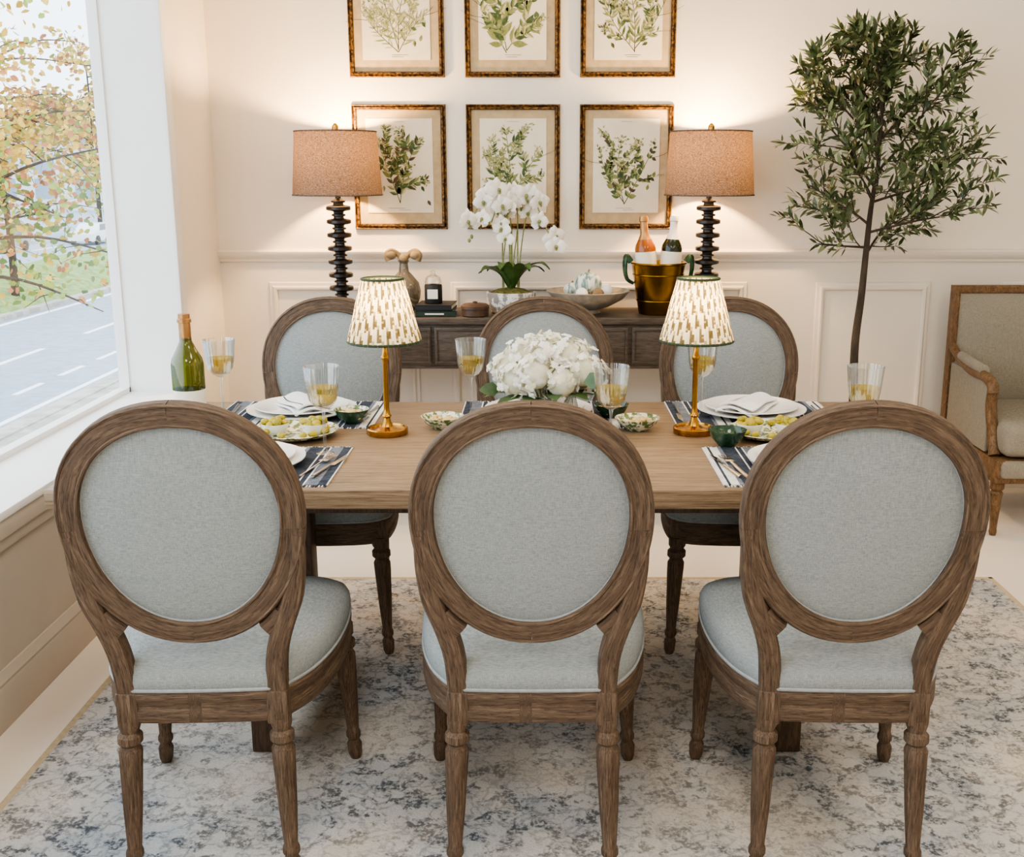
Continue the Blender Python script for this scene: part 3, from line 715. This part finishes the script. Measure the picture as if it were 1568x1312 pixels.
bowl('green_bowl',.20,3.1,.05,.04,M_greenc,M_greenc,M_nut,5)
def oliveplate(x,y,seed):
    R=random.Random(seed); mb=MB([M_patt,M_olive,M_porc,M_greenc])
    mb.lathe([(.06,0),(.065,.002),(.10,.010),(.115,.020),(.112,.021),(.09,.012),(.06,.006),(0,.006)],40,0)
    for cx,m in((-.055,2),(.05,2)): mb.lathe([(.02,0),(.032,.012),(.038,.03),(.036,.03),(.03,.014),(0,.008)],24,m,(cx,0,.007))
    for k in range(60):
        a=R.uniform(0,6.3); q=.03*math.sqrt(R.random()); cx=-.055 if k%2 else .05; mb.ball((cx+q*math.cos(a),q*math.sin(a),.03+R.uniform(0,.016)),(.011,.009,.009),1,8,6)
    for k in range(12):
        a=R.uniform(0,6.3); mb.ball((.08*math.cos(a),.08*math.sin(a),.02),(.011,.009,.009),1,8,6)
    mb.obj('olive_dish',(x,y,TZ+.0006))
oliveplate(-.66,2.87,1); oliveplate(.61,2.87,2)

# ------------------------------------------------------------------ olive tree
R=random.Random(34)
mb=MB([M_bark,M_olv1,M_olv2,pbr('planter_clay','#b9ab98','#cdbfae',12,rough=.8,bump=.3),M_moss])
mb.lathe([(.13,0),(.14,.01),(.175,.28),(.185,.30),(.185,.33),(.165,.33),(.16,.29),(0,.29)],36,3)
trunk=cat([(-.02,0,.28),(-.02,0,.5),(-.028,.0,.75),(-.015,0,.95),(-.008,0,1.12),(.0,0,1.3),(.015,-.01,1.48),(.02,0,1.66),(.04,0,1.84)],6)
tr=[.020-.017*(i/(len(trunk)-1))**1.2 for i in range(len(trunk))]
mb.tube(trunk,tr,10,0)
CC=Vector((.03,0,1.57))
def q_in(p): 
    q=p-CC; return Vector((q.x/.54,q.y/.40,q.z/.46)).length
def leaves(c,step,L,skip=.1):
    for i in range(1,len(c)):
        p=c[i]; d=(c[i]-c[i-1]).normalized(); sd=d.orthogonal().normalized()
        ph=R.uniform(0,6.3)
        for k in range(step):
            if R.random()<skip: continue
            a=ph+k*2*pi/step; e=Quaternion(d,a)@sd
            mb.leaf(p,e*R.uniform(.6,1.1)+d*.8+Vector((0,0,R.uniform(-.2,.25))),(R.uniform(-1,1),R.uniform(-1,1),1),L*R.uniform(.75,1.2),L*.28,1 if R.random()<.6 else 2,R.uniform(-.1,.3))
    mb.leaf(c[-1],c[-1]-c[-2],(0,0,1),L,L*.26,1)
def branch(p0,d,L,r,depth):
    d=d.normalized(); pts=[p0]; dd=d.copy()
    for i in range(5):
        dd=(dd+Vector((R.uniform(-.22,.22),R.uniform(-.22,.22),R.uniform(-.10,.20)))).normalized(); nx=pts[-1]+dd*L/5
        if q_in(nx)>1 and i>0 and q_in(nx)>q_in(pts[-1]): break
        pts.append(nx)
    for q in pts: q.y=min(q.y,.40)
    if len(pts)<3: return
    c=cat(pts,3); mb.tube(c,[r,r*.35],5,0)
    if depth==0: leaves(c[::2] if L<.16 else c,2,.053,.2); return
    leaves(c[int(len(c)*.45):],2,.053,.2)
    nk=7 if depth==2 else 3
    for k in range(nk):
        i=int(len(c)*(.16+.80*k/(nk-1))); i=min(i,len(c)-2)
        t=(c[i+1]-c[i]).normalized(); a=R.uniform(0,6.3); e=Quaternion(t,a)@t.orthogonal().normalized()
        branch(c[i].copy(),t*.9+e*.8,L*(R.uniform(.36,.52) if depth==2 else R.uniform(.5,.75)),r*.5,depth-1)
for k in range(15):
    f=k/14; i=int((.50+.46*f)*(len(trunk)-1)); a=k*2.4+1.0
    el=.02+1.0*f**1.1+(.35 if k%3==0 and f<.5 else 0)
    L=.54-.22*f
    branch(trunk[i].copy(),Vector((math.cos(a)*math.cos(el),math.sin(a)*math.cos(el)*.8,math.sin(el))),L*R.uniform(.9,1.08),.006,2)
branch(trunk[-1].copy(),Vector((.1,0,1)),.2,.003,1)
mb.obj('olive_tree',(1.325,4.52,0),recalc=False)

# ------------------------------------------------------------------ armchair (front -y)
mb=MB([M_armwood,M_armfab])
mb.rframe(0,.665,.30,.265,[(0,.0),(0,-.03),(.01,-.036),(.026,-.036),(.034,-.028),(.034,.0)],0)
mb.M=Matrix.Translation((0,-.012,.665)); mb.grid(lambda u,v:((u-.5)*.604,-.012-.03*(1-abs(2*u-1)**4)*(1-abs(2*v-1)**4),(v-.5)*.535),18,18,1); mb.box((0,.01,0),(.60,.02,.53),1); mb.M=Matrix.Identity(4)
mb.box((0,-.31,.275),(.64,.60,.10),0,.012); mb.box((0,-.325,.285),(.60,.60,.075),1,.02)
mb.box((0,-.33,.40),(.585,.575,.135),1,.04,4)
for s in(-1,1):
    arm=cat([(s*.315,-.02,.70),(s*.318,-.12,.665),(s*.325,-.30,.635),(s*.325,-.44,.635),(s*.32,-.50,.615),(s*.318,-.515,.58)],6)
    mb.tube(arm,[.018,.022,.024],10,0)
    mb.tube(cat([(s*.32,-.16,.675),(s*.325,-.30,.665),(s*.325,-.42,.66)],5),[.022,.03,.022],10,1)
    mb.tube(cat([(s*.318,-.51,.60),(s*.312,-.49,.52),(s*.30,-.50,.42),(s*.30,-.54,.33)],6),[.022,.018,.024],10,0)
    mb.box((s*.315,-.27,.48),(.02,.44,.30),1,.008)
    mb.M=Matrix.Translation((s*.29,-.57,0)); mb.lathe([(.012,0),(.016,.015),(.014,.03),(.022,.16),(.026,.18),(.02,.19),(.028,.2),(.028,.24)],16,0); mb.M=Matrix.Identity(4)
    mb.tube([(s*.29,.02,0),(s*.29,-.03,.25)],[.014,.022],10,0); mb.tube([(s*.31,-.015,.24),(s*.315,-.015,.42)],.02,10,0)
mb.obj('armchair',(2.135,4.86,0),(0,0,0))

# ------------------------------------------------------------------ outdoors (street lies below the showroom level)
GZ=-3.5
M_road=pbr('asphalt','#8d9aa7','#9ca8b4',3,rough=.9)
M_pave=pbr('paving','#9b978e','#b4b0a6',1.2,rough=.9,lo=.45,hi=.55)
M_grass=pbr('grass','#6a8444','#93a462',3,rough=1,bump=.6,bdist=.05)
M_line=pbr('road_paint','#eef0f2',rough=.8)
M_aut=[pbr('leaf_yellow','#b9902c','#d6b552',4,rough=.7),pbr('leaf_lime','#7c8a33','#9ba64a',4,rough=.7),pbr('leaf_orange','#9c5a35','#b8794a',4,rough=.7),pbr('leaf_deep','#4a6226','#677b36',4,rough=.7)]
simple('street_ground',[bb(-160,-2.2,-20,240,GZ-.2,GZ)],M_road)
simple('pavement',[bb(-9.9,-2.2,-20,160,GZ,GZ+.14),bb(-10.3,-9.9,-20,160,GZ,GZ+.17)],M_pave)
mb=MB([M_grass,M_pave]); mb.grid(lambda u,v:(-18.4-8*u,8+150*v,GZ+.05+.9*math.sin(pi*u)+.1*math.sin(v*70+u*5)),10,60,0); mb.box(*bb(-18.5,-18.1,-20,160,GZ,GZ+.16),1); mb.obj('grass_verge')
mb=MB([M_line])
for k in range(22): mb.box(*bb(-14.3,-14.12,10+k*6,13+k*6,GZ,GZ+.01),0); 
for k in range(40): mb.box(*bb(-12.0,-11.85,10+k*2.4,11.4+k*2.4,GZ,GZ+.01),0)
mb.box(*bb(-17.8,-17.6,-20,160,GZ,GZ+.01),0); mb.box(*bb(-10.9,-10.75,-20,160,GZ,GZ+.01),0)
for k in range(12): mb.box(*bb(-32.2,-32.0,30+k*8,34+k*8,GZ,GZ+.01),0)
mb.obj('road_markings')
def autumn(name,x,y,h,rad,n,seed,ls,z0,b0=.25,tw=.11,nb=26):
    R=random.Random(seed); mb=MB([M_bark]+M_aut)
    H=h-GZ
    tk=cat([(0,0,GZ),(.05,0,GZ+H*.3),(-.08,.05,GZ+H*.55),(.05,0,GZ+H*.8),(0,0,h)],5); mb.tube(tk,[tw,tw*.2],8,0)
    tips=[]
    for k in range(nb):
        i=R.randrange(int(len(tk)*b0),len(tk)); a=R.uniform(0,6.3); p=tk[i]
        L=rad*R.uniform(.5,1.05); e=Vector((math.cos(a),math.sin(a),R.uniform(-.25,.5)))
        c=cat([p,p+e*L*.5+Vector((0,0,.15)),p+e*L+Vector((0,0,R.uniform(-.5,.3)))],5); mb.tube(c,[tw*.3,tw*.06],5,0); tips+=c[3:]
        for q in range(4):
            s=c[R.randrange(3,len(c))]; t=s+Vector((R.uniform(-.5,.5),R.uniform(-.5,.5),R.uniform(-.5,.3)))*(rad/2.3); mb.tube([s,(s+t)/2+Vector((0,0,.05)),t],[tw*.09,tw*.03],4,0); tips+=[t,(s+t)/2,t+(t-s)*.2]
    for k in range(n):
        s=R.choice(tips); g=.16*rad/2.3; p=s+Vector((R.gauss(0,g),R.gauss(0,g),R.gauss(0,g)))
        if p.z<z0: continue
        d=Vector((R.uniform(-1,1),R.uniform(-1,1),R.uniform(-1,.4)))
        lo=(p.z<z0+1.8)
        mb.leaf(p,d,(R.uniform(-1,1),R.uniform(-1,1),R.uniform(-1,1)),ls*R.uniform(.7,1.2),ls*.75,R.choice((1,2,2,4,3) if lo else (1,1,1,2,3)),.15)
    mb.obj(name,(x,y,0),recalc=False)
autumn('street_tree',-8.9,16.4,5.0,2.9,5600,3,.13,-.4,.38,.13,34)
autumn('street_tree',-19.6,41,5.5,4.0,2000,5,.26,-1.6,.3,.16,30)
autumn('street_tree',-34,86,9,7,2600,9,.5,-1.5,.3,.2,30)
mb=MB([pbr('render_facade','#c9ccd0','#d6d8da',2,rough=.9),pbr('facade_window','#8b9aa8',rough=.2)])
mb.box(*bb(-95,-30,140,150,GZ,7),0)
for i in range(12):
    for j in range(3): mb.box(*bb(-93+i*5,-90.4+i*5,139.9,140.0,-2+j*3,.4+j*3),1)
mb.obj('building')
def car(name,x,y,col,rz):
    mb=MB([pbr(name+'_paint',col,rough=.3),M_black,pbr(name+'_window','#3a444c',rough=.1)])
    p=[(-2.1,.3),(-2.1,.75),(-1.6,.88),(-1.0,.92),(-.45,1.4),(.9,1.42),(1.6,.98),(2.1,.9),(2.12,.3)]; n=len(p)
    vs=[(u,s*(.85 if z<1 else .68),z) for s in(-1,1) for u,z in p]
    mb.add(vs,[tuple(range(n)),tuple(range(2*n-1,n-1,-1))]+[(k,n+k,n+(k+1)%n,(k+1)%n) for k in range(n)],0)
    for s in(-1,1): mb.add([(-.85,s*.86,.95),(1.35,s*.86,.98),(.85,s*.72,1.36),(-.42,s*.72,1.34)],[(0,1,2,3)],2)
    for u in(-1.35,1.35):
        for s in(-1,1): mb.M=Matrix.Translation((u,s*.84,.32))@Matrix.Rotation(pi/2,4,'X'); mb.lathe([(.2,-.1),(.32,-.09),(.32,.09),(.2,.1)],20,1); mb.M=Matrix.Identity(4)
    mb.obj(name,(x,y,GZ),(0,0,rz))
car('parked_car',-33.5,69,'#8a8f96',pi/2); car('parked_car',-31,77,'#e6e6e6',pi/2); car('parked_car',-37,77,'#8a3a34',pi/2)

# ------------------------------------------------------------------ lights / world / camera
w=bpy.data.worlds.new('World'); sc.world=w; w.use_nodes=True; nt=w.node_tree
bg=nt.nodes['Background']; bg.inputs[0].default_value=(.80,.90,1.0,1); bg.inputs[1].default_value=4.2
for x,y in((-.2,-.6),(1.8,-.6),(-.2,1.5),(1.8,1.5),(-.2,3.5),(1.8,3.5)):
    light('added_fill_light','AREA',(x,y,CZ-.02),31 if y<1 else (21 if y<2 else 8),(1,.93,.84),.7)  # unseen soft fill, added below the ceiling to brighten the room
try: sc.view_settings.look='AgX - Medium High Contrast'
except Exception: pass
cam=bpy.data.cameras.new('camera'); cam.sensor_width=36; cam.sensor_fit='HORIZONTAL'; cam.lens=36*1685/1568; cam.shift_x=-46/1568
co=bpy.data.objects.new('camera',cam); COL.objects.link(co); co.location=(0,0,1.456); co.rotation_euler=(math.radians(90-13.22),0,0); sc.camera=co
cam.clip_start=.05; cam.clip_end=400
